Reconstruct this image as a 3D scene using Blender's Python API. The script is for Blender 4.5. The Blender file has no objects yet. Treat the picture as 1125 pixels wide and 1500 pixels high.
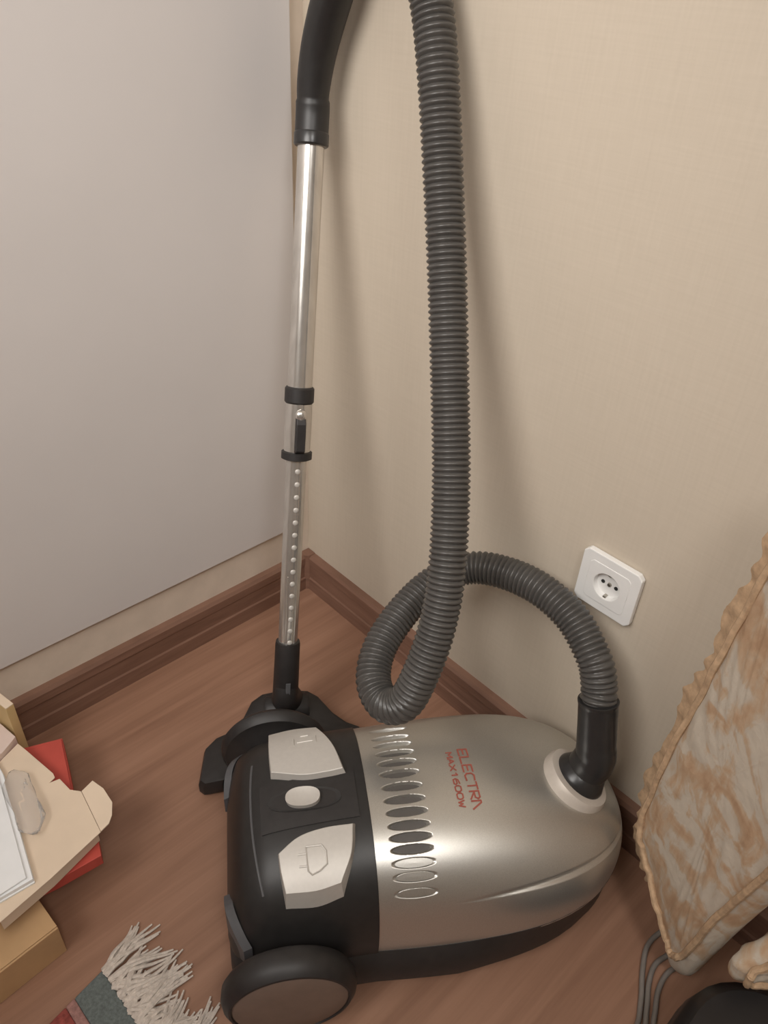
import bpy, bmesh, math, random
from mathutils import Vector, Matrix
random.seed(7)
PI = math.pi
SC = bpy.context.scene
COL = SC.collection

# ------------------------------------------------------------------ camera
YAW, PITCH, ROLL, FOCAL = 2.3554, 0.6328, 0.0607, 1132.25
fw = Vector((math.cos(PITCH)*math.cos(YAW), math.cos(PITCH)*math.sin(YAW), -math.sin(PITCH)))
rt = fw.cross(Vector((0, 0, 1))).normalized()
up = rt.cross(fw)
r2 = rt*math.cos(ROLL) + up*math.sin(ROLL)
u2 = up*math.cos(ROLL) - rt*math.sin(ROLL)
cam = bpy.data.cameras.new('camera')
cam.sensor_fit = 'VERTICAL'; cam.sensor_height = 36.0; cam.sensor_width = 27.0
cam.lens = FOCAL/1500*36.0
cam.clip_start = 0.02
cam_o = bpy.data.objects.new('camera', cam); COL.objects.link(cam_o)
M = Matrix((r2, u2, -fw)).transposed().to_4x4(); M.translation = (0.9306, -0.7294, 1.044)
cam_o.matrix_world = M
SC.camera = cam_o

# ------------------------------------------------------------------ light
w = bpy.data.worlds.new('world'); SC.world = w; w.use_nodes = True
w.node_tree.nodes['Background'].inputs[0].default_value = (1.0, 0.93, 0.85, 1)
w.node_tree.nodes['Background'].inputs[1].default_value = 0.05
# light on the corner, its spot cone added to darken the near floor; also the room's weaker ceiling light behind the viewer
lamp = bpy.data.lights.new('key_spot', 'SPOT'); lamp.energy = 108; lamp.spot_size = math.radians(76); lamp.spot_blend = 1.0
lamp.color = (1.0, 0.965, 0.925); lamp.shadow_soft_size = 0.50
LP = Vector((0.56, -1.45, 1.74)); lamp_o = bpy.data.objects.new('key_spot', lamp); lamp_o.location = LP; COL.objects.link(lamp_o)
lamp_o.rotation_euler = (Vector((0.20, -0.04, 0.72))-LP).to_track_quat('-Z', 'Y').to_euler()
fill = bpy.data.lights.new('ceiling_light', 'POINT'); fill.energy = 42; fill.color = (1.0, 0.98, 0.96); fill.shadow_soft_size = 0.22
fill_o = bpy.data.objects.new('ceiling_light', fill); fill_o.location = (1.70, -0.95, 2.30); COL.objects.link(fill_o)
vs = SC.view_settings
vs.view_transform = 'Standard'; vs.look = 'None'; vs.gamma = 1.0; vs.exposure = 0.0
vs.use_curve_mapping = False

# ------------------------------------------------------------------ materials
def nmat(name):
    m = bpy.data.materials.new(name); m.use_nodes = True
    nt = m.node_tree; b = nt.nodes['Principled BSDF']
    return m, nt, b
def texco(nt, scale=(1, 1, 1), rot=(0, 0, 0)):
    tc = nt.nodes.new('ShaderNodeTexCoord'); mp = nt.nodes.new('ShaderNodeMapping')
    mp.inputs['Scale'].default_value = scale; mp.inputs['Rotation'].default_value = rot
    nt.links.new(tc.outputs['Object'], mp.inputs['Vector'])
    return mp.outputs['Vector']
def noise(nt, vec, scale, detail=4, rough=0.55, dist=0.0):
    n = nt.nodes.new('ShaderNodeTexNoise'); n.inputs['Scale'].default_value = scale
    n.inputs['Detail'].default_value = detail; n.inputs['Roughness'].default_value = rough
    n.inputs['Distortion'].default_value = dist
    nt.links.new(vec, n.inputs['Vector']); return n.outputs['Fac']
def ramp(nt, fac, stops, interp='LINEAR'):
    r = nt.nodes.new('ShaderNodeValToRGB'); r.color_ramp.interpolation = interp
    e = r.color_ramp.elements
    while len(e) < len(stops): e.new(0.5)
    for k, (p, c) in enumerate(stops): e[k].position = p; e[k].color = (*c, 1)
    nt.links.new(fac, r.inputs[0]); return r.outputs[0]
def bump(nt, b, height, strength, dist=0.001):
    bn = nt.nodes.new('ShaderNodeBump'); bn.inputs['Strength'].default_value = strength
    bn.inputs['Distance'].default_value = dist
    nt.links.new(height, bn.inputs['Height']); nt.links.new(bn.outputs[0], b.inputs['Normal'])
def simple(name, col, rough=0.5, metal=0.0, var=0.08, nscale=40, bumps=0.0, spec=0.5, coat=0.0):
    m, nt, b = nmat(name)
    v = texco(nt); f = noise(nt, v, nscale)
    lo = tuple(c*(1-var) for c in col); hi = tuple(min(1, c*(1+var)) for c in col)
    nt.links.new(ramp(nt, f, [(0.3, lo), (0.7, hi)]), b.inputs['Base Color'])
    b.inputs['Roughness'].default_value = rough; b.inputs['Metallic'].default_value = metal
    b.inputs['Specular IOR Level'].default_value = spec; b.inputs['Coat Weight'].default_value = coat
    if bumps: bump(nt, b, noise(nt, v, nscale*6), bumps, 0.0006)
    return m
def mat_wallpaper():
    m, nt, b = nmat('wallpaper')
    v = texco(nt)
    va = texco(nt, (260, 260, 12)); vb = texco(nt, (14, 14, 320))
    fa = noise(nt, va, 1.0, 2); fb = noise(nt, vb, 1.0, 2)
    ad = nt.nodes.new('ShaderNodeMath'); ad.operation = 'ADD'
    nt.links.new(fa, ad.inputs[0]); nt.links.new(fb, ad.inputs[1])
    hf = nt.nodes.new('ShaderNodeMath'); hf.operation = 'MULTIPLY'; hf.inputs[1].default_value = 0.5
    nt.links.new(ad.outputs[0], hf.inputs[0])
    c = ramp(nt, hf.outputs[0], [(0.3, (0.548, 0.473, 0.380)), (0.7, (0.588, 0.510, 0.414))])
    nt.links.new(c, b.inputs['Base Color'])
    b.inputs['Roughness'].default_value = 0.75; b.inputs['Specular IOR Level'].default_value = 0.25
    bump(nt, b, hf.outputs[0], 0.12, 0.0006)
    return m
def mat_wood(name, dark, mid, light, rot=0.0, rough=0.45, sc=(2.2, 34, 34), spec=0.4):
    m, nt, b = nmat(name)
    v = texco(nt, sc, (0, 0, rot))
    f = noise(nt, v, 1.0, 6, 0.6, 0.6)
    f2 = noise(nt, texco(nt, tuple(q*(3 if q == min(sc) else 5) for q in sc), (0, 0, rot)), 1.0, 3)
    mx = nt.nodes.new('ShaderNodeMath'); mx.operation = 'MULTIPLY_ADD'; mx.inputs[1].default_value = 0.25
    nt.links.new(f2, mx.inputs[0]); nt.links.new(f, mx.inputs[2])
    c = ramp(nt, mx.outputs[0], [(0.38, dark), (0.62, mid), (0.85, light)])
    nt.links.new(c, b.inputs['Base Color'])
    b.inputs['Roughness'].default_value = rough; b.inputs['Specular IOR Level'].default_value = spec
    bump(nt, b, mx.outputs[0], 0.06, 0.0005)
    return m
def mat_chrome():
    m, nt, b = nmat('chrome')
    f = noise(nt, texco(nt, (80, 80, 6)), 1.0, 2)
    nt.links.new(ramp(nt, f, [(0.3, (0.60, 0.57, 0.53)), (0.7, (0.74, 0.71, 0.67))]), b.inputs['Base Color'])
    b.inputs['Metallic'].default_value = 0.82; b.inputs['Roughness'].default_value = 0.22
    return m
def mat_fabric():
    m, nt, b = nmat('floral_fabric')
    v = texco(nt, (1, 1, 1))
    w1 = noise(nt, v, 13, 3, 0.5, 1.9); w2 = noise(nt, texco(nt, (60, 60, 14), (0.4, 0.3, 0)), 1.0, 4, 0.6, 0.8)
    md = nt.nodes.new('ShaderNodeMath'); md.operation = 'MULTIPLY_ADD'; md.inputs[1].default_value = 0.38
    nt.links.new(w2, md.inputs[0]); nt.links.new(w1, md.inputs[2])
    c = ramp(nt, md.outputs[0], [(0.50, (0.43, 0.275, 0.17)), (0.60, (0.50, 0.345, 0.225)), (0.665, (0.52, 0.40, 0.29)),
                                 (0.72, (0.55, 0.48, 0.395)), (0.90, (0.59, 0.515, 0.42))])
    nt.links.new(c, b.inputs['Base Color'])
    b.inputs['Roughness'].default_value = 0.85; b.inputs['Specular IOR Level'].default_value = 0.2
    bump(nt, b, noise(nt, v, 60, 4), 0.5, 0.003)
    return m
def mat_silver():
    m, nt, b = nmat('silver_plastic')
    f = noise(nt, texco(nt), 900, 2)
    nt.links.new(ramp(nt, f, [(0.3, (0.535, 0.52, 0.485)), (0.7, (0.61, 0.595, 0.56))]), b.inputs['Base Color'])
    b.inputs['Metallic'].default_value = 0.85; b.inputs['Roughness'].default_value = 0.36
    return m
def mat_clear():
    m, nt, b = nmat('clear_plastic')
    b.inputs['Base Color'].default_value = (0.95, 0.94, 0.93, 1); b.inputs['Roughness'].default_value = 0.12
    b.inputs['Transmission Weight'].default_value = 0.85; b.inputs['IOR'].default_value = 1.15
    bump(nt, b, noise(nt, texco(nt), 45, 3), 0.5, 0.004)
    return m
MT = dict(
    paper=mat_wallpaper(),
    floor=mat_wood('laminate', (0.230, 0.120, 0.077), (0.288, 0.156, 0.101), (0.342, 0.191, 0.126), 0.06, 0.42, (40, 2.0, 40)),
    skirt=mat_wood('skirting', (0.165, 0.088, 0.060), (0.220, 0.120, 0.083), (0.265, 0.150, 0.105), 0, 0.45, (6, 6, 60)),
    panel=simple('white_panel', (0.69, 0.655, 0.64), 0.55, var=0.02, nscale=5),
    cream=simple('cream_wall_paint', (0.72, 0.62, 0.52), 0.75, var=0.05, nscale=25, spec=0.25),
    ceil=simple('ceiling_paint', (0.75, 0.72, 0.66), 0.8, var=0.02),
    black=simple('black_plastic', (0.019, 0.0175, 0.017), 0.42, var=0.15, nscale=90),
    dull=simple('dull_black_plastic', (0.022, 0.0195, 0.019), 0.5, var=0.15, nscale=90, bumps=0.1),
    gloss=simple('gloss_black_plastic', (0.024, 0.023, 0.023), 0.28, var=0.1, nscale=90),
    rubber=simple('grey_black_hose_plastic', (0.074, 0.069, 0.064), 0.32, var=0.12, nscale=60),
    bumper=simple('slate_plastic', (0.085, 0.085, 0.090), 0.5, var=0.1),
    silver=mat_silver(),
    silver2=simple('pedal_silver', (0.56, 0.53, 0.49), 0.45, 0.25, var=0.03, nscale=200),
    collar=simple('collar_silver', (0.56, 0.50, 0.44), 0.45, 0.15, var=0.03, nscale=200),
    hub=simple('hubcap_brown_grey', (0.20, 0.145, 0.115), 0.5, 0.1, var=0.08),
    red=simple('red_print', (0.33, 0.085, 0.06), 0.6, var=0.1),
    slot=simple('slot_shade', (0.085, 0.077, 0.070), 0.6, var=0.1),  # recess shade painted as a dark floor in the middle vent slots
    chrome=mat_chrome(),
    socket=simple('white_socket_plastic', (0.80, 0.79, 0.77), 0.35, var=0.02),
    hole=simple('socket_hole_dark', (0.02, 0.02, 0.02), 0.6),
    brass=simple('contact_metal', (0.5, 0.47, 0.42), 0.35, 1.0),
    fabric=mat_fabric(),
    piping=simple('piping_fabric', (0.50, 0.34, 0.21), 0.85, var=0.2, nscale=120, bumps=0.4),
    card=simple('cream_card', (0.74, 0.60, 0.46), 0.7, var=0.04, nscale=20),
    tan=simple('tan_cardboard', (0.52, 0.33, 0.17), 0.75, var=0.10, nscale=14),
    yellow=simple('yellow_cardboard', (0.62, 0.45, 0.22), 0.7, var=0.08, nscale=14),
    redbox=simple('red_cardboard', (0.50, 0.075, 0.055), 0.55, var=0.06),
    white=simple('white_paper', (0.86, 0.87, 0.88), 0.6, var=0.02),
    pink=simple('pale_pink_card', (0.72, 0.58, 0.52), 0.65, var=0.03),
    clear=mat_clear(),
    rugteal=simple('teal_rug_wool', (0.13, 0.15, 0.145), 0.95, var=0.25, nscale=300, bumps=0.8),
    rugred=simple('red_rug_wool', (0.25, 0.055, 0.045), 0.95, var=0.35, nscale=160, bumps=0.8),
    rugpink=simple('dusty_pink_rug_wool', (0.32, 0.17, 0.15), 0.95, var=0.3, nscale=200, bumps=0.8),
    fringe=simple('fringe_cotton', (0.60, 0.53, 0.47), 0.95, var=0.15, nscale=200, bumps=0.6),
    cable=simple('grey_cable', (0.20, 0.175, 0.155), 0.5, var=0.1),
    appl=simple('dark_appliance', (0.022, 0.020, 0.020), 0.35, var=0.1),
    lid=simple('grey_lid', (0.22, 0.20, 0.185), 0.5, var=0.08),
)

# ------------------------------------------------------------------ mesh helpers
class MB:
    def __init__(s): s.v = []; s.f = []
    def add(s, vs, fs):
        o = len(s.v); s.v += [tuple(p) for p in vs]; s.f += [tuple(i+o for i in f) for f in fs]; return s
    def box(s, a, b):
        (x0, y0, z0), (x1, y1, z1) = a, b
        return s.add([(x0, y0, z0), (x1, y0, z0), (x1, y1, z0), (x0, y1, z0), (x0, y0, z1), (x1, y0, z1), (x1, y1, z1), (x0, y1, z1)],
                     [(3, 2, 1, 0), (4, 5, 6, 7), (0, 1, 5, 4), (1, 2, 6, 5), (2, 3, 7, 6), (3, 0, 4, 7)])
    def prism(s, pts, z0, z1):
        n = len(pts)
        a = sum(pts[i][0]*pts[(i+1) % n][1]-pts[(i+1) % n][0]*pts[i][1] for i in range(n))
        if a < 0: pts = pts[::-1]
        g = (lambda z, p: z(p) if callable(z) else z)
        vs = [(p[0], p[1], g(z0, p)) for p in pts]+[(p[0], p[1], g(z1, p)) for p in pts]
        fs = [tuple(range(n-1, -1, -1)), tuple(range(n, 2*n))]
        fs += [(i, (i+1) % n, (i+1) % n+n, i+n) for i in range(n)]
        return s.add(vs, fs)
    def rings(s, rings, cap=True, closed=True):
        n = len(rings[0]); vs = [p for r in rings for p in r]; fs = []
        for k in range(len(rings)-1):
            for i in range(n if closed else n-1):
                j = (i+1) % n
                fs.append((k*n+i, k*n+j, (k+1)*n+j, (k+1)*n+i))
        if cap: fs.append(tuple(range(n-1, -1, -1))); fs.append(tuple(range((len(rings)-1)*n, len(rings)*n)))
        return s.add(vs, fs)
    def tube(s, path, rad, seg=20, cap=True):
        path = [Vector(p) for p in path]; n = len(path)
        rr = rad if isinstance(rad, (list, tuple)) else [rad]*n
        T = [(path[min(i+1, n-1)]-path[max(i-1, 0)]).normalized() for i in range(n)]
        a = Vector((0, 0, 1)) if abs(T[0].z) < 0.9 else Vector((1, 0, 0))
        N = (a-T[0]*a.dot(T[0])).normalized(); R = []
        for i in range(n):
            if i:
                N = (N-T[i]*N.dot(T[i])).normalized()
            B = T[i].cross(N)
            R.append([path[i]+(N*math.cos(2*PI*k/seg)+B*math.sin(2*PI*k/seg))*rr[i] for k in range(seg)])
        return s.rings(R, cap)
    def lathe(s, o, axis, prof, seg=40, cap=True):
        """prof: list of (distance along axis, radius)"""
        o = Vector(o); ax = Vector(axis).normalized()
        a = Vector((0, 0, 1)) if abs(ax.z) < 0.9 else Vector((1, 0, 0))
        N = (a-ax*a.dot(ax)).normalized(); B = ax.cross(N)
        R = [[o+ax*d+(N*math.cos(2*PI*k/seg)+B*math.sin(2*PI*k/seg))*r for k in range(seg)] for d, r in prof]
        return s.rings(R, cap)
    def build(s, name, mat, parent=None, smooth=False, bevel=0.0, angle=40, segs=2):
        me = bpy.data.meshes.new(name); me.from_pydata(s.v, [], s.f)
        bm = bmesh.new(); bm.from_mesh(me)
        bmesh.ops.recalc_face_normals(bm, faces=bm.faces[:])
        bm.to_mesh(me); bm.free()
        me.materials.append(MT[mat]); me.update()
        o = bpy.data.objects.new(name, me); COL.objects.link(o)
        if parent is not None: o.parent = parent
        if bevel:
            md = o.modifiers.new('bevel', 'BEVEL'); md.width = bevel; md.segments = segs
            md.limit_method = 'ANGLE'; md.angle_limit = math.radians(35)
        if smooth:
            for p in me.polygons: p.use_smooth = True
            es = o.modifiers.new('split', 'EDGE_SPLIT'); es.split_angle = math.radians(angle)
        return o
def tag(o, label, cat, group=None):
    o['label'] = label; o['category'] = cat
    if group: o['group'] = group
    return o
def struct(o): o['kind'] = 'structure'; return o
def empty(name, loc, rz=0):
    o = bpy.data.objects.new(name, None); COL.objects.link(o); o.location = loc; o.rotation_euler = (0, 0, rz)
    o.empty_display_size = 0.05
    return o
def catmull(P, per=12):
    P = [Vector(p) for p in P]; out = []
    for i in range(len(P)-1):
        p0 = P[i-1] if i else P[0]*2-P[1]; p1 = P[i]; p2 = P[i+1]
        p3 = P[i+2] if i+2 < len(P) else P[-1]*2-P[-2]
        for k in range(per):
            t = k/per
            out.append(0.5*((2*p1)+(p2-p0)*t+(2*p0-5*p1+4*p2-p3)*t*t+(3*p1-p0-3*p2+p3)*t**3))
    out.append(P[-1]); return out
def resample(path, step):
    out = [path[0].copy()]; acc = 0.0
    for a, b in zip(path[:-1], path[1:]):
        d = (b-a).length; pos = 0.0
        while acc+d-pos >= step:
            pos += step-acc; acc = 0.0
            out.append(a.lerp(b, pos/d))
        acc += d-pos
    return out

# ------------------------------------------------------------------ the room
RX, RY, RH = 4.4, -4.8, 2.65
struct(MB().box((-0.1, RY-0.1, -0.05), (RX+0.1, 0.1, 0.0)).build('floor', 'floor'))
struct(MB().box((-0.1, RY, 0.0), (0.0, 0.1, RH)).build('wall_left', 'cream'))
struct(MB().box((0.0, 0.0, 0.0), (RX, 0.1, RH)).build('wall_right', 'paper'))
struct(MB().box((RX, RY, 0.0), (RX+0.1, 0.1, RH)).build('wall_far', 'paper'))
struct(MB().box((-0.1, RY-0.1, 0.0), (RX+0.1, RY, RH)).build('wall_back', 'paper'))
struct(MB().box((-0.1, RY-0.1, RH), (RX+0.1, 0.1, RH+0.05)).build('ceiling', 'ceil'))
HB, TB = 0.0845, 0.015
# skirting profile (distance from wall, height)
PROF = [(0.0, 0.0), (TB, 0.0), (TB, 0.028), (TB-0.002, 0.031), (TB-0.002, 0.060), (TB, 0.063), (TB, HB-0.006), (TB-0.004, HB), (0.0, HB)]
b = MB(); b.rings([[(d, y, z) for d, z in PROF] for y in (-0.016, RY)]); struct(b.build('baseboard_left', 'skirt'))
b = MB(); b.rings([[(x, -d, z) for d, z in PROF] for x in (0.016, RX)]); struct(b.build('baseboard_right', 'skirt'))
# corner cap of the skirting
struct(MB().prism([(0.0, 0.0), (0.021, 0.0), (0.021, -0.014), (0.014, -0.021), (0.0, -0.021)], 0.0, HB+0.002).build('trim_1', 'skirt', bevel=0.0015))
# pale panel over the left wall, its lower edge a hand above the skirting
pan = MB().box((0.0, -1.55, 0.159), (0.008, -0.026, 2.10)).build('wall_panel', 'panel', bevel=0.0015)
tag(pan, 'large flat pale grey panel on the left wall, ending just above the baseboard', 'panel')

# ------------------------------------------------------------------ wall socket
sx, sz, S2 = 0.5709+0.0415, 0.3684+0.0415, 0.0415
sk = empty('wall_socket', (sx, 0, sz))
tag(sk, 'square white electrical wall socket on the beige wall beside the hose', 'socket')
def plate(name, half, rhole, y0, y1, mat, bev):
    n = 40; b = MB(); out = []; inn = []
    for k in range(n):
        a = 2*PI*(k+0.5)/n; c, s = math.cos(a), math.sin(a); q = half/max(abs(c), abs(s))
        out.append((c*q, s*q)); inn.append((c*rhole, s*rhole))
    R = [[(x, y1, z) for x, z in inn], [(x, y1, z) for x, z in out], [(x, y0, z) for x, z in out], [(x, y0, z) for x, z in inn], [(x, y1, z) for x, z in inn]]
    b.rings(R, cap=False); return b.build(name, mat, sk, bevel=bev)
plate('frame', S2, 0.0295, -0.001, -0.0095, 'socket', 0.0012)
plate('cover', 0.0292, 0.0195, -0.0015, -0.0102, 'socket', 0.0006)
cup = MB().lathe((0, -0.0102, 0), (0, 1, 0), [(0, 0.0197), (0.0005, 0.0188), (0.0080, 0.0178), (0.0082, 0.0), ], 40, cap=False).build('cup', 'socket', sk, smooth=True)
for s in (-1, 1):
    MB().lathe((s*0.0095, -0.0022, 0), (0, -1, 0), [(0, 0.0026), (0.0008, 0.0026)], 14).build('pin_hole', 'hole', cup)
    MB().box((-0.002, -0.0085, s*0.0172-0.0012), (0.002, -0.002, s*0.0172+0.0012)).build('earth_contact', 'brass', cup)
MB().lathe((0, -0.0022, 0), (0, -1, 0), [(0, 0.003), (0.002, 0.0024)], 14).build('screw', 'brass', cup)

# ------------------------------------------------------------------ vacuum cleaner
TH = math.radians(56.5); OX, OY = 0.523, -0.326
vac = empty('vacuum_cleaner', (OX, OY, 0), TH)
tag(vac, 'silver and black canister vacuum cleaner with ribbed hose, chrome wand and floor head', 'vacuum cleaner')
CT, ST = math.cos(TH), math.sin(TH)
def W2L(p):        # world -> the cleaner's own axes (x forward, y to its left)
    dx, dy = p[0]-OX, p[1]-OY
    return Vector((dx*CT+dy*ST, -dx*ST+dy*CT, p[2]))
def tab(x, xs, ys):
    n = len(xs)
    if x <= xs[0]: return ys[0]
    if x >= xs[-1]: return ys[-1]
    i = max(k for k in range(n-1) if xs[k] <= x)
    def m(k):
        if k == 0: return (ys[1]-ys[0])/(xs[1]-xs[0])
        if k == n-1: return (ys[-1]-ys[-2])/(xs[-1]-xs[-2])
        a = (ys[k]-ys[k-1])/(xs[k]-xs[k-1]); c = (ys[k+1]-ys[k])/(xs[k+1]-xs[k])
        return 0 if a*c <= 0 else 2*a*c/(a+c)
    h = xs[i+1]-xs[i]; t = (x-xs[i])/h
    return (1+2*t)*(1-t)**2*ys[i]+t*(1-t)**2*h*m(i)+t*t*(3-2*t)*ys[i+1]+t*t*(t-1)*h*m(i+1)
UR = (-.176, -.172, -.165, -.15, -.12, -.06, 0.0)
UN = 0.352
def bw(u):
    if u < 0: return tab(u, UR, (.095, .112, .122, .131, .138, .1405, .141))
    if u < .13: return .141+.006*math.sin(u/.13*PI/2)
    return .147*max(0, 1-((u-.13)/.222)**3)**.5
def ht(u):
    if u < 0: return tab(u, UR, (.085, .115, .145, .176, .194, .204, .2085))
    if u < .05: return .2085+.0005*math.sin(u/.05*PI/2)
    return .104+.105*max(0, 1-((u-.05)/.302)**2.4)**.5
def zl(u): return .07+.03*(u/UN)**2 if u > 0 else .07
EX = 0.82
def surf(u, ph, off=0.0):
    bb = bw(u)+off; h = ht(u)+off; z0 = zl(u); c, s = math.cos(ph), math.sin(ph)
    return Vector((u, -bb*math.copysign(abs(c)**EX, c), z0+(h-z0)*max(0, s)**EX))
def height(u, v):
    bb = bw(u); z0 = zl(u); c = min(1, (abs(v)/bb)**(1/EX)); s = math.sqrt(max(0, 1-c*c))
    return z0+(ht(u)-z0)*s**EX
def normal(u, v):
    e = 0.002
    gx = (height(u+e, v)-height(u-e, v))/(2*e); gv = (height(u, v+e)-height(u, v-e))/(2*e)
    return Vector((-gx, gv, 1)).normalized()       # local y = -v
def on(u, v, off=0.0):
    return Vector((u, -v, height(u, v)))+normal(u, v)*off

# slots: (angle, dark?)
SLOT = [122.8, 113.5, 107.2, 101.4, 96.0, 91.3, 87.0, 81.5, 75.8, 69.6, 63.9, 58.0, 51.3, 44.4, 35.8]
SHW = []
for _s in SLOT:
    _p = math.radians(_s); _d = (surf(0.0445, _p+0.02)-surf(0.0445, _p-0.02)).length/0.04
    SHW.append(math.degrees(0.0052/_d))
SU, SA = 0.0445, 0.0235                    # centre and half length along the body
def slot_depth(u, ph):
    a = (u-SU)/SA
    if abs(a) >= 1.1: return 0.0
    d = 0.0
    for k, s in enumerate(SLOT):
        q = (math.degrees(ph)-s)/SHW[k]
        if abs(q) > 1.6: continue
        rr = math.sqrt(a*a+q*q)
        t = max(0, min(1, (1.14-rr)/0.30)); t = t*t*(3-2*t)
        if k < 12:
            d = max(d, 0.0065*t)
        else:                                   # blind slots: only an engraved outline
            ring = max(0, 1-abs(rr-0.95)/0.22); d = max(d, 0.0016*ring)
    return d
us = [0.0005, 0.006, 0.012]+[0.0165+0.0009*k for k in range(64)]+[0.076, 0.085, 0.1]
us += [0.1+0.016*k for k in range(1, 12)]
k = 0
while True:
    t = k/22; uu = 0.276+(UN-0.0004-0.276)*math.sin(t*PI/2)
    if k: us.append(uu)
    k += 1
    if k > 22: break
us = sorted(set(us)); NP = 1000
def side_groove(u, ph):        # the shallow crease low on each flank towards the nose
    a = math.degrees(ph); a = min(a, 180-a)
    if u < 0.10: return 0.0
    line = 27+ (u-0.10)*45
    w_ = 0.5+ (u-0.10)*16
    return 0.0045*min(1, (u-0.10)/0.12)*max(0, 1-abs(a-line)/max(w_, 0.6))
rows = []
for u in us:
    r = []
    for k in range(NP+1):
        ph = PI*k/NP
        r.append(surf(u, ph, -slot_depth(u, ph)-side_groove(u, ph)))
    rows.append(r)
shell = MB().rings(rows, cap=False, closed=False)
shell = shell.build('top_shell', 'silver', vac, smooth=True, angle=60)
for k, s in enumerate(SLOT):
    n = 20; b = MB(); hw = SHW[k]
    rim = [surf(SU+SA*0.97*math.cos(2*PI*i/n), math.radians(s+hw*0.97*math.sin(2*PI*i/n)), -0.0050 if k < 12 else 0.0002) for i in range(n)]
    cen = surf(SU, math.radians(s), -0.0050 if k < 12 else 0.0002)
    b.add([cen]+rim, [(0, 1+i, 1+(i+1) % n) for i in range(n)])
    b.build('vent_slot', ('silver' if (k < 3 or k >= 12) else 'slot'), shell)

# lettering on the shell (strokes laid on the surface)
GL = {'E': [[(1, 0), (0, 0), (0, 1), (1, 1)], [(0, .5), (.8, .5)]], 'L': [[(0, 1), (0, 0), (1, 0)]],
      'C': [[(1, .06), (.3, 0), (0, .25), (0, .75), (.3, 1), (1, .94)]], 'T': [[(0, 1), (1, 1)], [(.5, 1), (.5, 0)]],
      'R': [[(0, 0), (0, 1), (.8, 1), (1, .8), (.8, .5), (.1, .5), (1, 0)]], 'A': [[(0, 0), (0, 1), (.25, 1), (1, 0)]],
      'M': [[(0, 0), (0, 1), (.5, .35), (1, 1), (1, 0)]], 'X': [[(0, 0), (1, 1)], [(0, 1), (1, 0)]],
      'a': [[(0, 0), (.5, 1), (1, 0)], [(.2, .35), (.8, .35)]],
      '1': [[(.25, .75), (.6, 1), (.6, 0)]], '6': [[(.9, 1), (.2, .8), (0, .4), (.15, 0), (.85, 0), (1, .3), (.8, .55), (.1, .5)]],
      '0': [[(.2, 0), (0, .3), (0, .7), (.2, 1), (.8, 1), (1, .7), (1, .3), (.8, 0), (.2, 0)]],
      'W': [[(0, 1), (.25, 0), (.5, .7), (.75, 0), (1, 1)]]}
def lettering(name, text, u0, hgt, v0, v1, slant, width):
    b = MB(); n = len(text); cell = (v1-v0)/n
    for i, ch in enumerate(text):
        for st in GL[ch]:
            pts = []
            for (x0, y0), (x1, y1) in zip(st[:-1], st[1:]):
                for q in range(4): pts.append((x0+(x1-x0)*q/4, y0+(y1-y0)*q/4))
            pts.append(st[-1])
            P = []
            for x, y in pts:
                P.append((u0+hgt*y, v0+cell*(i+0.08+0.80*x)+slant*y))
            for (ua, va), (ub, vb) in zip(P[:-1], P[1:]):
                d = math.hypot(ub-ua, vb-va)
                if d < 1e-6: continue
                nx, ny = -(vb-va)/d*width/2, (ub-ua)/d*width/2
                ex, ey = (ub-ua)/d*width*0.3, (vb-va)/d*width*0.3
                q = [(ua-ex+nx, va-ey+ny), (ub+ex+nx, vb+ey+ny), (ub+ex-nx, vb+ey-ny), (ua-ex-nx, va-ey-ny)]
                b.add([on(uu, vv, 0.0004) for uu, vv in q], [(0, 1, 2, 3)])
    return b.build(name, 'red', shell)
lettering('brand_lettering', 'ELECTRA', 0.1262, 0.0118, -0.034, 0.053, 0.000, 0.0021)
lettering('model_lettering', 'MaX1600W', 0.1098, 0.0072, -0.030, 0.049, 0.000, 0.0018)

# rear housing
ur = [-.176+.176*(1-math.cos(PI/2*k/26)) for k in range(27)]
rows = [[surf(u, PI*k/90, 0.0016) for k in range(91)] for u in ur]
hb = MB().rings(rows, cap=False, closed=False)
z0 = len(hb.v)
hb.add(rows[0], [tuple(range(len(rows[0])))]); hb.add(rows[-1], [tuple(range(len(rows[-1])))])
rear = hb.build('rear_housing', 'black', vac, smooth=True, angle=50)
# thin crest line round the rear edge of the control deck
MB().tube([on(-.140+.012*(abs(v)/.11)**2.2, v, 0.0012) for v in [-.060+.0085*k for k in range(20)]], 0.0016, 8).build('deck_rim', 'bumper', rear, smooth=True)
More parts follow.
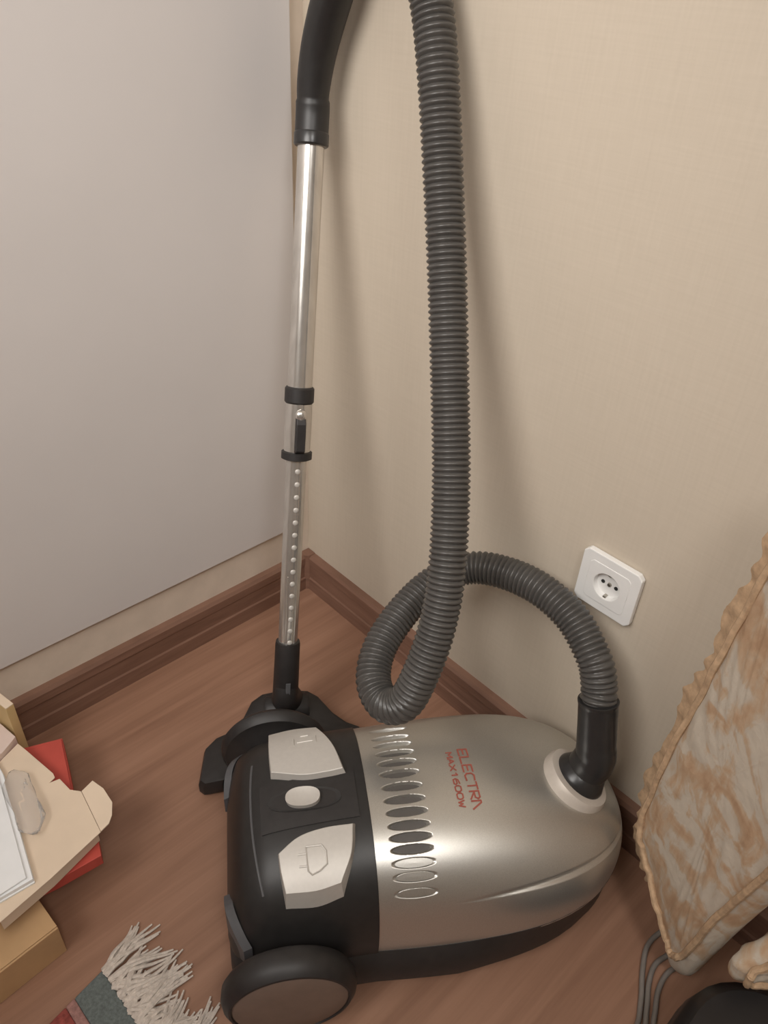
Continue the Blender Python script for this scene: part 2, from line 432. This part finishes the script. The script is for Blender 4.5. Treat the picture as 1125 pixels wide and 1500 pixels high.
# control strip between the pedals
def patch(u0, u1, v0, v1, off, nu=12, nv=10):
    top = [[on(u0+(u1-u0)*i/nu, v0+(v1-v0)*j/nv, off) for j in range(nv+1)] for i in range(nu+1)]
    bot = [[on(u0+(u1-u0)*i/nu, v0+(v1-v0)*j/nv, -0.002) for j in range(nv+1)] for i in range(nu+1)]
    b = MB().rings(top, cap=False, closed=False); b.rings(bot, cap=False, closed=False)
    rim = lambda g: g[0]+[r[-1] for r in g[1:]]+g[-1][-2::-1]+[r[0] for r in g[-2:0:-1]]
    b.rings([rim(top), rim(bot)], cap=False); return b
patch(-.128, -.012, -.018, .044, 0.0032).build('control_strip', 'dull', rear, bevel=0.001)
def lozenge(uc, vc, a, bb_, ang, off0, off1, dome=0.0, n=32, ringsn=5):
    b = MB(); R = []
    ca, sa = math.cos(ang), math.sin(ang)
    def P(r, t, off):
        x, y = a*r*math.copysign(abs(math.cos(t))**.85, math.cos(t)), bb_*r*math.copysign(abs(math.sin(t))**.85, math.sin(t))
        return on(uc+x*ca-y*sa, vc+x*sa+y*ca, off)
    R.append([P(1, 2*PI*k/n, off0) for k in range(n)])
    for q in range(ringsn):
        r = 1-0.92*q/(ringsn-1)
        R.append([P(r, 2*PI*k/n, off1+dome*(1-r*r)) for k in range(n)])
    return b.rings(R)
lozenge(-.075, .0118, .044, .0150, 0.08, 0.002, 0.0040, -0.0035).build('slider_recess', 'gloss', rear, smooth=True)
sl = lozenge(-.0765, .0108, .0205, .0125, 0.12, 0.002, 0.0095, -0.0025).build('power_slider', 'silver2', rear, smooth=True, angle=50)
# foot pedals
def pedal(name, pts, off, tilt, skirt=1.10, mat='silver2'):
    # subdivide the outline, then follow the surface
    P = []
    for side_ in pts:                            # each side is a smooth run between two corners
        run = catmull([Vector((a, c, 0)) for a, c in side_], 6)
        P += [(q.x, q.y) for q in run[:-1]]
    cu = sum(p[0] for p in P)/len(P); cv = sum(p[1] for p in P)/len(P)
    R = [[on(cu+(x-cu)*1.10, cv+(y-cv)*(skirt if y > cv else 1.08), -0.003) for x, y in P]]
    for s in (1.0, 0.98, 0.75, 0.5, 0.25, 0.05):
        R.append([on(cu+(x-cu)*s, cv+(y-cv)*s, off+tilt*((cv+(y-cv)*s)-cv)+(0.0 if s == 1 else 0.0007)) for x, y in P])
    return MB().rings(R).build(name, mat, rear, smooth=True, angle=28)
OFF = 0.012
pd1 = pedal('foot_pedal', [[(-.112, -.098), (-.080, -.100), (-.050, -.095)], [(-.050, -.095), (-.033, -.055), (-.0245, -.0165)],
                           [(-.0245, -.0165), (-.045, -.0150), (-.075, -.0165), (-.1115, -.0290)], [(-.1115, -.0290), (-.1125, -.060), (-.112, -.098)]], OFF, -0.03)
pd2 = pedal('foot_pedal', [[(-.1085, .069), (-.085, .0565), (-.055, .0520), (-.0216, .0525)], [(-.0216, .0525), (-.027, .080), (-.0415, .1020)],
                           [(-.0415, .1020), (-.070, .1045), (-.1030, .1025)], [(-.1030, .1025), (-.1070, .085), (-.1085, .069)]], OFF, 0.14, 1.75)
def relief(name, strokes, par, tilt, cv0, wd=0.0011, off=OFF+0.0010):
    b = MB()
    for st in strokes:
        b.tube([on(u, v, off+tilt*(v-cv0)) for u, v in st], wd, 6)
    return b.build(name, 'silver2', par)
cu, cv = -.070, .080
relief('plug_emblem', [[(cu-.008, cv-.012), (cu+.010, cv-.011), (cu+.0145, cv-.005), (cu+.0145, cv+.006), (cu+.006, cv+.0105), (cu-.003, cv+.0125), (cu-.007, cv+.009), (cu-.008, cv-.012)],
                       [(cu-.017, cv-.006), (cu-.008, cv-.0055)], [(cu-.0165, cv+.0045), (cu-.0075, cv+.005)]], pd2, 0.14, 0.0765)
cu, cv = -.068, -.070
relief('switch_emblem', [[(cu-.009, cv+.004), (cu+.011, cv+.004)], [(cu-.004, cv-.007), (cu+.006, cv-.007)],
                         [(cu-.013, cv-.004), (cu-.013, cv+.008)], [(cu+.015, cv-.004), (cu+.015, cv+.008)]], pd1, -0.03, -0.055)

# lower body: from the joint with the shell down to the floor pan
rows = []
ub = [-.174+.174*(1-math.cos(PI/2*k/14)) for k in range(14)]+[0.02*k for k in range(0, 14)]+[0.28+(UN-0.003-0.28)*math.sin(PI/2*k/10) for k in range(1, 11)]
for u in ub:
    B = bw(u); z0 = zl(u); k = 1-min(1, max(0, (u-0.10)/0.18)); q = 1-0.06*(1-k) if u > 0.1 else 1
    sec = [(B+0.0005, z0+0.004), (B*q+0.009*k, z0-0.008), (B*q+0.015*k, 0.046), (B*q+0.013*k, 0.024), (B*q*0.95, 0.013)]
    rows.append([(u, -v, z) for v, z in sec]+[(u, v, z) for v, z in sec[::-1]])
MB().rings(rows).build('lower_body', 'dull', vac, smooth=True, angle=35)
# rear corner bumpers
for s in (1, -1):
    pts = []
    for k in range(9):
        t = k/8; u = -.170+.030*t**1.5; 
        pts.append([(-.1765+.016*t**2, -s*(.070+.058*t), .062+dz) for dz in (0,)][0])
    b = MB(); R = []
    for k in range(9):
        t = k/8; u = -.1785+.022*t**2.2; v = .066+.068*t; q = math.sin(PI*min(max(t, .05), .95))**.6
        R.append([(u, -s*v, .085-.020*q), (u, -s*v, .098+.026*q), (u+.010, -s*v, .104+.026*q), (u+.010, -s*v, .080-.020*q)])
    b.rings(R).build('bumper', 'bumper', vac, smooth=True, angle=45)
# wheels
for s in (1, -1):
    v0 = 0.152; v1 = 0.189 if s == 1 else 0.180
    wd = v1-v0; rz = 0.0775; c = (-.107, -s*v0, rz)
    wh = MB().lathe(c, (0, -s, 0), [(-0.018, 0.0), (-0.018, 0.030), (0, 0.055), (0.002, 0.071), (0.009, rz-.001), (wd*0.55, rz), (wd-0.008, rz-.003), (wd-0.002, 0.069), (wd-0.0015, 0.0665), (wd-0.005, 0.065), (wd-0.006, 0.0)], 56, cap=False).build('wheel', 'dull', vac, smooth=True, angle=35)
    MB().lathe((c[0], -s*(v0+wd-0.0075), rz), (0, -s, 0), [(0, 0.0655), (0.004, 0.0655), (0.0055, 0.063), (0.0075, 0.030), (0.008, 0.0)], 56, cap=False).build('hubcap', 'hub', wh, smooth=True, angle=40)
# front caster
cs = MB().lathe((0.255, 0, 0.0145), (0, 1, 0), [(-0.011, 0.0), (-0.011, 0.011), (-0.008, 0.0145), (0.008, 0.0145), (0.011, 0.011), (0.011, 0.0)], 28, cap=False).build('caster', 'dull', vac, smooth=True)
MB().box((0.240, -0.016, 0.012), (0.270, -0.0125, 0.034)).box((0.240, 0.0125, 0.012), (0.270, 0.016, 0.034)).build('caster_fork', 'dull', cs)

# inlet collar and swivel elbow
cc = on(0.278, 0.012, -0.010); nn = (normal(0.262, 0.010)*0.6+Vector((0.55, 0.02, 0.60))*0.6).normalized()
MB().lathe(cc, nn, [(-0.012, 0.047), (0.010, 0.046), (0.016, 0.043), (0.0175, 0.036), (0.0170, 0.030), (0.006, 0.029)], 48).build('inlet_collar', 'collar', vac, smooth=True, angle=35)
E1 = W2L((0.671, -0.071, 0.298)); E0 = cc+nn*0.036+Vector((0.004, 0, 0.010))
base = MB().lathe(cc, nn, [(0.008, 0.034), (0.020, 0.034), (0.024, 0.032), (0.040, 0.024), (0.046, 0.012), (0.047, 0.0)], 40)
elbow = base.build('hose_elbow', 'gloss', vac, smooth=True, angle=40)
ep = [cc+nn*0.020, cc+nn*0.030+Vector((0, 0, .004)), E0+Vector((0, 0, 0.012))]
ep += [ep[-1].lerp(E1, t) for t in (0.2, 0.5, 0.8, 0.96, 1.0, 1.0)]
er = [0.025, 0.0265, 0.0255, 0.0248, 0.0246, 0.0248, 0.0256, 0.0250, 0.018]
MB().tube(catmull(ep, 5)[:-1], [er[min(len(er)-1, i//5)] for i in range(len(catmull(ep, 5))-1)], 32).build('elbow_sleeve', 'gloss', elbow, smooth=True, angle=40)
MB().tube([E0.lerp(E1, .25)+Vector((0.004, -0.0255, -.002)), E0.lerp(E1, .9)+Vector((0.004, -0.0245, 0))], 0.0022, 8).build('sleeve_rib', 'gloss', elbow, smooth=True)

# ribbed hose
HP = [(0.6722, -0.0732, 0.2925), (0.6695, -0.0700, 0.3005), (0.664, -0.065, 0.313), (0.645, -0.057, 0.339), (0.597, -0.044, 0.365), (0.542, -0.042, 0.376), (0.486, -0.049, 0.372), (0.443, -0.068, 0.362),
      (0.419, -0.107, 0.345), (0.418, -0.162, 0.327), (0.432, -0.221, 0.306), (0.458, -0.257, 0.289), (0.492, -0.270, 0.284), (0.518, -0.263, 0.302), (0.523, -0.244, 0.341), (0.515, -0.213, 0.395),
      (0.495, -0.183, 0.461), (0.453, -0.144, 0.548), (0.408, -0.112, 0.642), (0.361, -0.082, 0.750), (0.323, -0.062, 0.848), (0.290, -0.048, 0.941), (0.265, -0.040, 1.000),
      (0.238, -0.042, 1.058), (0.208, -0.047, 1.098), (0.178, -0.056, 1.112), (0.152, -0.060, 1.098)]
path = resample(catmull([W2L(p) for p in HP], 16), 0.00115)
rad = []
for i in range(len(path)):
    t = (i % 6)/6.0
    q = 0.5+0.5*math.cos(2*PI*t)
    rad.append(0.0198+0.0031*q**0.7)
MB().tube(path, rad, 28).build('ribbed_hose', 'rubber', vac, smooth=True, angle=80)

# bent handle on top of the wand
TW = Vector((0.085, -0.054, 0.846)); BW = Vector((0.272, -0.262, 0.098)); AX = (TW-BW).normalized()
GP = [TW-AX*0.015, TW, TW+AX*0.025, (0.0775, -0.0445, 0.898), (0.0825, -0.0405, 0.935), (0.0945, -0.0385, 0.970), (0.113, -0.040, 1.005), (0.128, -0.047, 1.040), (0.141, -0.054, 1.072), (0.152, -0.060, 1.098), (0.168, -0.0585, 1.107)]
gpath = catmull([W2L(p) for p in GP], 8)
gr = [0.0215 if i < 20 else 0.0200+0.0035*math.sin(min(1, (i-20)/50)*PI) for i in range(len(gpath))]
hd = MB().tube(gpath, gr, 32).build('handle_grip', 'black', vac, smooth=True, angle=40)
MB().tube([W2L(TW-AX*0.016), W2L(TW-AX*0.014), W2L(TW-AX*0.002), W2L(TW)], [0.0208, 0.0225, 0.0225, 0.0215], 32).build('socket_ring', 'gloss', hd, smooth=True, angle=40)

# telescopic wand
def wp(k): return W2L(BW+(TW-BW)*k)
def wl(k0, k1, n=2): return [wp(k0+(k1-k0)*i/(n-1)) for i in range(n)]
wand = MB().tube(wl(0.585, 1.0, 12), 0.0172, 40).build('wand_upper_tube', 'chrome', vac, smooth=True)
low = MB().tube(wl(0.02, 0.60, 20), 0.0146, 40).build('wand_lower_tube', 'chrome', vac, smooth=True)
slv = MB().tube(wl(0.475, 0.585, 4), [0.0185, 0.0190, 0.0190, 0.0180], 40).build('adjuster_sleeve', 'chrome', vac, smooth=True)
MB().tube([wp(k) for k in (0.568, 0.571, 0.594, 0.597)], [0.0185, 0.0205, 0.0205, 0.0185], 40).build('sleeve_ring', 'dull', slv, smooth=True, angle=35)
MB().tube([wp(k) for k in (0.468, 0.470, 0.482, 0.484)], [0.0185, 0.0218, 0.0218, 0.0185], 40).build('sleeve_ring', 'dull', slv, smooth=True, angle=35)
CAM = W2L((0.9306, -0.7294, 1.044)); AXL = (wp(1)-wp(0)).normalized()
side = W2L((0.9306, -0.7294, 0.6))-wp(0.5); side = (side-AXL*side.dot(AXL)).normalized()    # the wand's front, turned into the room
tang = AXL.cross(side)
side = (side*0.985-tang*(-0.17)).normalized(); tang = AXL.cross(side)
R = []
for k in (0.484, 0.488, 0.535, 0.545):
    o = wp(k); q = 0.004 if k in (0.484, 0.545) else 0.0075
    R.append([o+tang*(-0.0075)+side*0.0165, o+tang*0.0075+side*0.0165, o+tang*0.0065+side*(0.0180+q), o-tang*0.0065+side*(0.0180+q)])
MB().rings(R).build('slide_key', 'dull', slv, bevel=0.001)
def ball(o, r, sq=1.0, ax=side, n=14, m=8):
    return MB().lathe(o-ax*r*sq, ax, [(r*sq*(1-math.cos(PI*i/m)), r*math.sin(PI*i/m)) for i in range(m+1)], n, cap=False)
ball(wp(0.550)+side*0.0195, 0.0085, 0.6).build('release_button', 'chrome', slv, smooth=True)
for i in range(15):
    k = 0.449-i*(0.449-0.118)/14
    ball(wp(k)+side*0.0143, 0.0040, 0.35).build('notch', 'silver2', low, smooth=True)
for s in (-1, 1):
    MB().tube([wp(k)+side*0.0128+tang*s*0.0068 for k in (0.115, 0.25)], 0.0009, 6).build('rail', 'chrome', low, smooth=True)

# floor head behind the canister
OUT = [(-.221, -.150), (-.214, -.143), (-.186, -.146), (-.190, -.185), (-.176, -.200), (-.120, -.203), (-.05, -.203), (.006, -.200), (.024, -.190), (.034, -.196), (.032, -.218),
       (.012, -.230), (-.008, -.250), (-.030, -.282), (-.046, -.294), (-.085, -.298), (-.122, -.296), (-.140, -.284), (-.154, -.256), (-.170, -.236), (-.198, -.224), (-.214, -.206)]
def ztop(p):
    d = math.hypot((p[0]+.085)/.09, (p[1]*-1-.275)/.07); return 0.034+0.020*max(0, 1-d)
def inset(pts, s):
    cu, cv = -.09, -.235
    return [(cu+(u-cu)*s, cv+(v-cv)*s) for u, v in pts]
R = []
for s, zz in ((0.96, 0.004), (1.0, 0.010), (1.0, 0.026), (0.975, None), (0.90, None), (0.6, None), (0.2, None)):
    R.append([(u, -v, (zz if zz is not None else ztop((u, -(-v)))+(0.0 if s > 0.95 else 0.002))) for u, v in inset(OUT, s)])
head = MB().rings(R).build('floor_head', 'dull', vac, smooth=True, angle=40)
MB().prism([(u, -v) for u, v in inset(OUT, 0.9)], 0.0005, 0.006).build('sole_plate', 'black', head)
# hinged neck
NK = W2L(BW)
MB().tube(catmull([(-.083, .262, .034), (-.082, .268, .060), W2L(BW-AX*0.004), wp(0.03)], 6), [0.030-0.011*min(1, i/14) for i in range(19)], 28).build('neck', 'dull', head, smooth=True)
MB().lathe((-.118, .264, .040), (1, 0, 0), [(0, 0.0), (0, 0.020), (0.004, 0.023), (0.066, 0.023), (0.070, 0.020), (0.070, 0.0)], 28, cap=False).build('hinge', 'dull', head, smooth=True, angle=40)
nk = MB().tube([wp(k) for k in (0.0, 0.004, 0.108, 0.114, 0.1145)], [0.0185, 0.0198, 0.0188, 0.0180, 0.0150], 32).build('wand_socket', 'dull', head, smooth=True, angle=40)
R = [[wp(k)+side*q+tang*s for s, q in ((-.004, .017), (.004, .017), (.0035, .0208), (-.0035, .0208))] for k in (0.012, 0.036)]
MB().rings(R).build('latch_button', 'bumper', head, bevel=0.0008)

# ------------------------------------------------------------------ cushions by the right wall
def cushion(name, P0, d, out, T, label, cat, cen, ruffle, nrm, lean=0.0, seed=1):
    rnd = random.Random(seed)
    d = Vector(d).normalized(); N = Vector(nrm).normalized()
    e = empty(name, (P0[0], P0[1], 0)); tag(e, label, cat)
    pl = catmull([Vector((s, z, 0)) for s, z in out]+[Vector((out[0][0], out[0][1], 0))], 8)[:-1]
    n = len(pl)
    def pt(r, k, side):
        q = Vector((cen[0], cen[1], 0)).lerp(pl[k], r)
        th = T*(max(0, 1-r**5))**0.5
        wr = (0.0022*math.sin(k*0.9+r*11)*(1-r)*4+0.0016*math.sin(k*0.37+r*23))*r*r
        return d*q.x+Vector((0, 0, q.y))+N*(side*th+(wr if r < 0.99 else 0))
    rr = [0.03, 0.2, 0.4, 0.55, 0.68, 0.78, 0.86, 0.92, 0.96, 0.985, 1.0]
    R = [[pt(r, k, 1) for k in range(n)] for r in rr]+[[pt(r, k, -1) for k in range(n)] for r in rr[-2::-1]]
    MB().rings(R).build('cover', 'fabric', e, smooth=True, angle=80)
    pp = [pt(0.86, k, 1)+N*0.0025+Vector((0, 0, 0.0015*math.sin(k*1.7))) for k in range(n)]
    MB().tube(pp+[pp[0]], 0.0042, 8).build('piping', 'piping', e, smooth=True)
    # gathered ruffle along the seam: a wavy strip with its own thickness
    if ruffle:
        k0, k1 = ruffle; A = []; m = (k1-k0)*4
        for i in range(m+1):
            f = k0+i/4; k = int(f) % n; k2 = (k+1) % n; t = f-int(f)
            q = pl[k].lerp(pl[k2], t); tg = (pl[k2]-pl[k]).normalized(); o = Vector((tg.y, -tg.x, 0))
            if (q+o*0.01-Vector((cen[0], cen[1], 0))).length < (q-Vector((cen[0], cen[1], 0))).length: o = -o
            wv = 0.7*math.sin(i*0.55)+0.4*math.sin(i*0.21+1)
            a = q-o*0.010; c = q+o*(0.022+0.004*math.sin(i*0.12)+0.0022*math.sin(i*0.47+2)+0.0008*rnd.random())
            Z = lambda w_, off: d*w_.x+Vector((0, 0, w_.y))+N*off
            A.append([Z(a, 0.004), Z(c, 0.0028*wv+0.0022), Z(c, 0.0028*wv-0.0022), Z(a, -0.004)])
        MB().rings(A).build('ruffle', 'piping', e, smooth=True, angle=50)
    return e
CO = [(0.022, .700), (0.012, .600), (0.007, .520), (0.003, .440), (-0.004, .360), (-0.007, .260), (-0.006, .165), (0.012, .118), (0.045, .092), (0.092, .058), (0.122, .034), (0.140, .045), (0.148, .085), (0.158, .190), (0.175, .305), (0.192, .420), (0.212, .560), (0.218, .690), (0.205, .745), (0.15, .765), (0.08, .765), (0.035, .745)]
cushion('cushion', (0.777, -0.0580), (.89, -.456, 0), [(s+0.004, z-0.012) for s, z in CO], 0.030, 'upright beige and orange floral cushion with ruffled edge leaning by the right wall', 'cushion', (0.088, 0.37), (0, 8*8), (-.456, -.89, 0), seed=3)
CO2 = [(-.006, .022), (0.0, .004), (.04, .0), (.09, .0), (.135, .002), (.146, .030), (.142, .085), (.115, .105), (.06, .082), (.02, .048)]
cushion('cushion', (0.940, -0.152), (.61, .79, 0), [(s, z*1.5+0.137) for s, z in CO2], 0.017, 'smaller floral cushion standing on the dark appliance in the lower right corner', 'cushion', (0.075, 0.205), None, (.79, -.61, 0), seed=5)

# dark appliance in the corner of the picture
ap = empty('appliance', (1.052, -0.238, 0)); tag(ap, 'dark rounded appliance with grey lid on the floor in the lower right corner', 'appliance')
def rrect(hx, hy, r, n=8):
    P = []
    for cx, cy, a0 in ((hx-r, hy-r, 0), (-hx+r, hy-r, 90), (-hx+r, -hy+r, 180), (hx-r, -hy+r, 270)):
        for k in range(n+1):
            a = math.radians(a0+90*k/n); P.append((cx+r*math.cos(a), cy+r*math.sin(a)))
    return P
def rr_loft(secs):
    b = MB(); return b.rings([[(x, y, z) for x, y in rrect(hx, hy, r)] for hx, hy, r, z in secs])
rr_loft([(.118, .118, .08, .0), (.132, .132, .09, .012), (.135, .135, .092, .080), (.130, .130, .088, .110), (.118, .118, .080, .122)]).build('body', 'appl', ap, smooth=True, angle=40)
rr_loft([(.092, .070, .060, .121), (.092, .070, .060, .125), (.084, .062, .055, .130), (.05, .035, .03, .133), (.01, .008, .005, .134)]).build('lid', 'lid', ap, smooth=True, angle=40).location = (-0.015, -0.022, 0)
ap.rotation_euler.z = 0.0

# cables
def cable(name, pts, label):
    o = MB().tube(catmull([(x, y, z) for x, y, z in pts], 10), 0.0034, 10).build(name, 'cable', None, smooth=True)
    tag(o, label, 'cable', 'grey cables on the floor by the cushion'); return o
cable('cable', [(.868, -.052, .0036), (.854, -.078, .0036), (.850, -.111, .0036), (.862, -.143, .0036), (.881, -.178, .0036), (.894, -.215, .0036), (.898, -.30, .0036)], 'grey cable curving farthest left on the floor beside the cushion tip')
cable('cable', [(.884, -.080, .0036), (.874, -.104, .0036), (.8695, -.126, .0036), (.876, -.151, .0036), (.8905, -.180, .0036), (.903, -.213, .0036), (.910, -.30, .0036)], 'grey cable running between the outer cable and the dark appliance')
cable('cable', [(.8955, -.092, .0036), (.886, -.120, .0036), (.8885, -.149, .0036), (.9005, -.178, .0036), (.912, -.212, .0036), (.920, -.295, .0036)], 'short grey cable nearest the dark appliance')

# ------------------------------------------------------------------ pile of packaging on the left
def slab(name, pts, z0, z1, mat, label=None, cat=None, bevel=0.0006, parent=None, group=None):
    o = MB().prism(list(pts), z0, z1).build(name, mat, parent, bevel=bevel)
    if label: tag(o, label, cat, group)
    return o
# tan carton with an open rim
A = Vector((.309, -.675)); Bq = Vector((.356, -.672)); e1 = (Bq-A).normalized(); e2 = Vector((e1.y, -e1.x))
def rect(o, a, la, bq, lb): return [o, o+a*la, o+a*la+bq*lb, o+bq*lb]
tb = empty('cardboard_box', (A.x, A.y, 0)); tag(tb, 'tan cardboard box under the red box at the left edge', 'box')
loc = lambda pts: [(p.x-A.x, p.y-A.y) for p in pts]
a0 = Bq-e1*0.24
slab('box_body', loc(rect(a0, e1, .24, e2, .20)), 0.0, 0.0585, 'tan', parent=tb, bevel=0.001)
slab('box_flap', loc(rect(a0+e1*.002, e1, .236, e2, .098)), 0.0588, 0.0606, 'tan', parent=tb)
slab('box_flap', loc(rect(a0+e1*.002+e2*.102, e1, .236, e2, .096)), 0.0588, 0.0606, 'tan', parent=tb)
# red box
rp = [(.094, -.599), (.113, -.551), (.160, -.564), (.217, -.581), (.258, -.589), (.294, -.585), (.318, -.593), (.312, -.651), (.300, -.712), (.17, -.700), (.10, -.640)]
rb = empty('red_box', (.22, -.62, 0)); tag(rb, 'flat red cardboard box under the cream card at the left', 'box')
lc = lambda pts, o=(.22, -.62): [(x-o[0], y-o[1]) for x, y in pts]
slab('tray', lc(rp), 0.0612, 0.080, 'redbox', parent=rb)
slab('lid_flap', lc([(.105, -.598), (.116, -.5535), (.160, -.566), (.214, -.582), (.205, -.640), (.125, -.632)]), 0.0802, 0.0830, 'redbox', parent=rb)
# cream card with cut tabs
cp = [(.101, -.606), (.114, -.603), (.180, -.590), (.188, -.591), (.191, -.600), (.194, -.587), (.219, -.584), (.231, -.574), (.303, -.582), (.320, -.655), (.332, -.721), (.334, -.750), (.200, -.725), (.125, -.660)]
cd = empty('cream_card', (.22, -.64, 0)); tag(cd, 'unfolded cream card packaging with rounded end tab lying on the red box', 'packaging')
l2 = lambda pts: lc(pts, (.22, -.64))
slab('sheet', l2(cp), 0.1020, 0.1036, 'card', parent=cd, bevel=0.0004)
slab('end_tab', l2([(.2315, -.5735), (.229, -.556), (.251, -.551), (.278, -.552), (.294, -.561), (.301, -.569), (.3025, -.5815)]), lambda p: 0.1022+0.25*max(0, p[1]-.0668+.12*(p[0]-.0115)), lambda p: 0.1038+0.25*max(0, p[1]-.0668+.12*(p[0]-.0115)), 'card', parent=cd, bevel=0.0)
slab('side_wall', l2([(.300, -.585), (.3195, -.655), (.331, -.721), (.329, -.721), (.3175, -.655), (.298, -.585)]), 0.0835, 0.1018, 'card', parent=cd, bevel=0.0)
slab('side_wall', l2([(.125, -.645), (.30, -.715), (.30, -.717), (.125, -.647)]), 0.0835, 0.1018, 'card', parent=cd, bevel=0.0)
slab('pink_flap', [(.040, -.6230), (.059, -.6120), (.096, -.6050), (.110, -.6280), (.118, -.6530), (.06, -.650)], 0.0, 0.113, 'pink', 'pale pink card carton between the yellow carton and the cream card', 'carton').name = 'pink_carton'
# yellow carton behind
yo = Vector((.081, -.591)); d1 = Vector((-.94, -.20)).normalized(); d2 = Vector((.20, -.94)).normalized()
ye = empty('yellow_carton', (yo.x, yo.y, 0)); tag(ye, 'small yellow cardboard carton by the baseboard at the left edge', 'carton')
ly = lambda pts: [(p.x-yo.x, p.y-yo.y) for p in pts]
slab('carton_body', ly(rect(yo, d1, .055, d2, .012)), 0.0, 0.158, 'yellow', parent=ye)
slab('carton_lid', ly(rect(yo, d1, .055, d2, .012)), 0.1582, 0.1600, 'card', parent=ye)
# white booklet
bk = empty('booklet', (.22, -.69, .1038)); tag(bk, 'white paper booklet lying on the cream card at the left edge', 'booklet')
bp = [(.113, -.640), (.144, -.641), (.314, -.672), (.311, -.712), (.300, -.765), (.12, -.70)]
l3 = lambda pts: lc(pts, (.22, -.69))
slab('back_cover', l3(bp), 0.0, 0.003, 'white', parent=bk)
slab('pages', l3([(x*.985+.22*.015, y*.985-.69*.015) for x, y in bp]), 0.0031, 0.0090, 'white', parent=bk)
slab('front_cover', l3([(.118, -.648), (.146, -.648), (.308, -.678), (.308, -.712), (.298, -.765), (.12, -.70)]), 0.0091, 0.0125, 'white', parent=bk)
# clear plastic pouch
pl_ = MB(); R = []; rp_ = random.Random(5)
for i in range(19):
    t = i/18; x = .150+.108*t; y = -.6325-.012*t; r = max(0.04, min(1, 5*t+.25, 5*(1-t)+.25))
    R.append([(x, y+.0165*r*math.cos(2*PI*k/24)*(1+.10*math.sin(3*t*PI+k)), .1135+.0085*r*math.sin(2*PI*k/24)*(1+.35*math.sin(9*t+k*1.3))+.0015*rp_.random()) for k in range(24)])
pouch = pl_.rings(R).build('plastic_pouch', 'clear', None, smooth=True, angle=80)
tag(pouch, 'clear plastic blister lying on the cream card beside the white booklet', 'plastic pouch')

# ------------------------------------------------------------------ rug corner with fringe
rg = empty('fringed_rug', (.41, -.651, 0)); tag(rg, 'teal and red woven rug corner with white fringe at the bottom left', 'rug')
fe = (Vector((.490, -.648))-Vector((.410, -.651))).normalized(); fn = Vector((fe.y, -fe.x))    # along the fringed edge, into the rug
le = Vector((.18, -.98)).normalized()
o2 = Vector((0, 0))
def quad(a, b_, c0, c1): return [tuple(fe*a+le*c0), tuple(fe*b_+le*c0), tuple(fe*b_+le*c1), tuple(fe*a+le*c1)]
slab('border_band', quad(0, .42, 0.0, .040), 0.0, 0.008, 'rugteal', parent=rg, bevel=0.002)
slab('pink_stripe', quad(0, .42, .040, .052), 0.0, 0.0085, 'rugpink', parent=rg, bevel=0.002)
slab('field', quad(0, .42, .052, .50), 0.0, 0.008, 'rugred', parent=rg, bevel=0.002)
rnd = random.Random(11)
x = 0.002
while x < 0.17:
    a = (fe*x); L = rnd.uniform(.040, .080); ang = rnd.uniform(-.75, 1.0); n2 = (-le).normalized()
    dr = Vector((n2.x*math.cos(ang)+n2.y*math.sin(ang), -n2.x*math.sin(ang)+n2.y*math.cos(ang)))
    cv = rnd.uniform(-1.9, 1.9); b = MB()
    for q in range(6):
        ph = rnd.uniform(0, 6.3); sp = rnd.uniform(.003, .012); pts = []
        for i in range(7):
            t = i/6; off = Vector((-dr.y, dr.x))*(cv*.014*t*t+sp*math.sin(ph+q)*t+.0022*math.sin(4*t+ph))
            p = a+dr*L*t*(0.85+.05*q)+off
            pts.append((p.x, p.y, .0055+.006*math.sin(PI*min(1, t*1.1+.1))*rnd.uniform(.3, 1.5)-.002*t))
        b.tube(catmull(pts, 2), [max(.0006, .0030*(1-.65*(i/12)**2)) for i in range(13)], 6)
    b.build('fringe_tassel', 'fringe', rg, smooth=True)
    x += rnd.uniform(.0050, .0085)
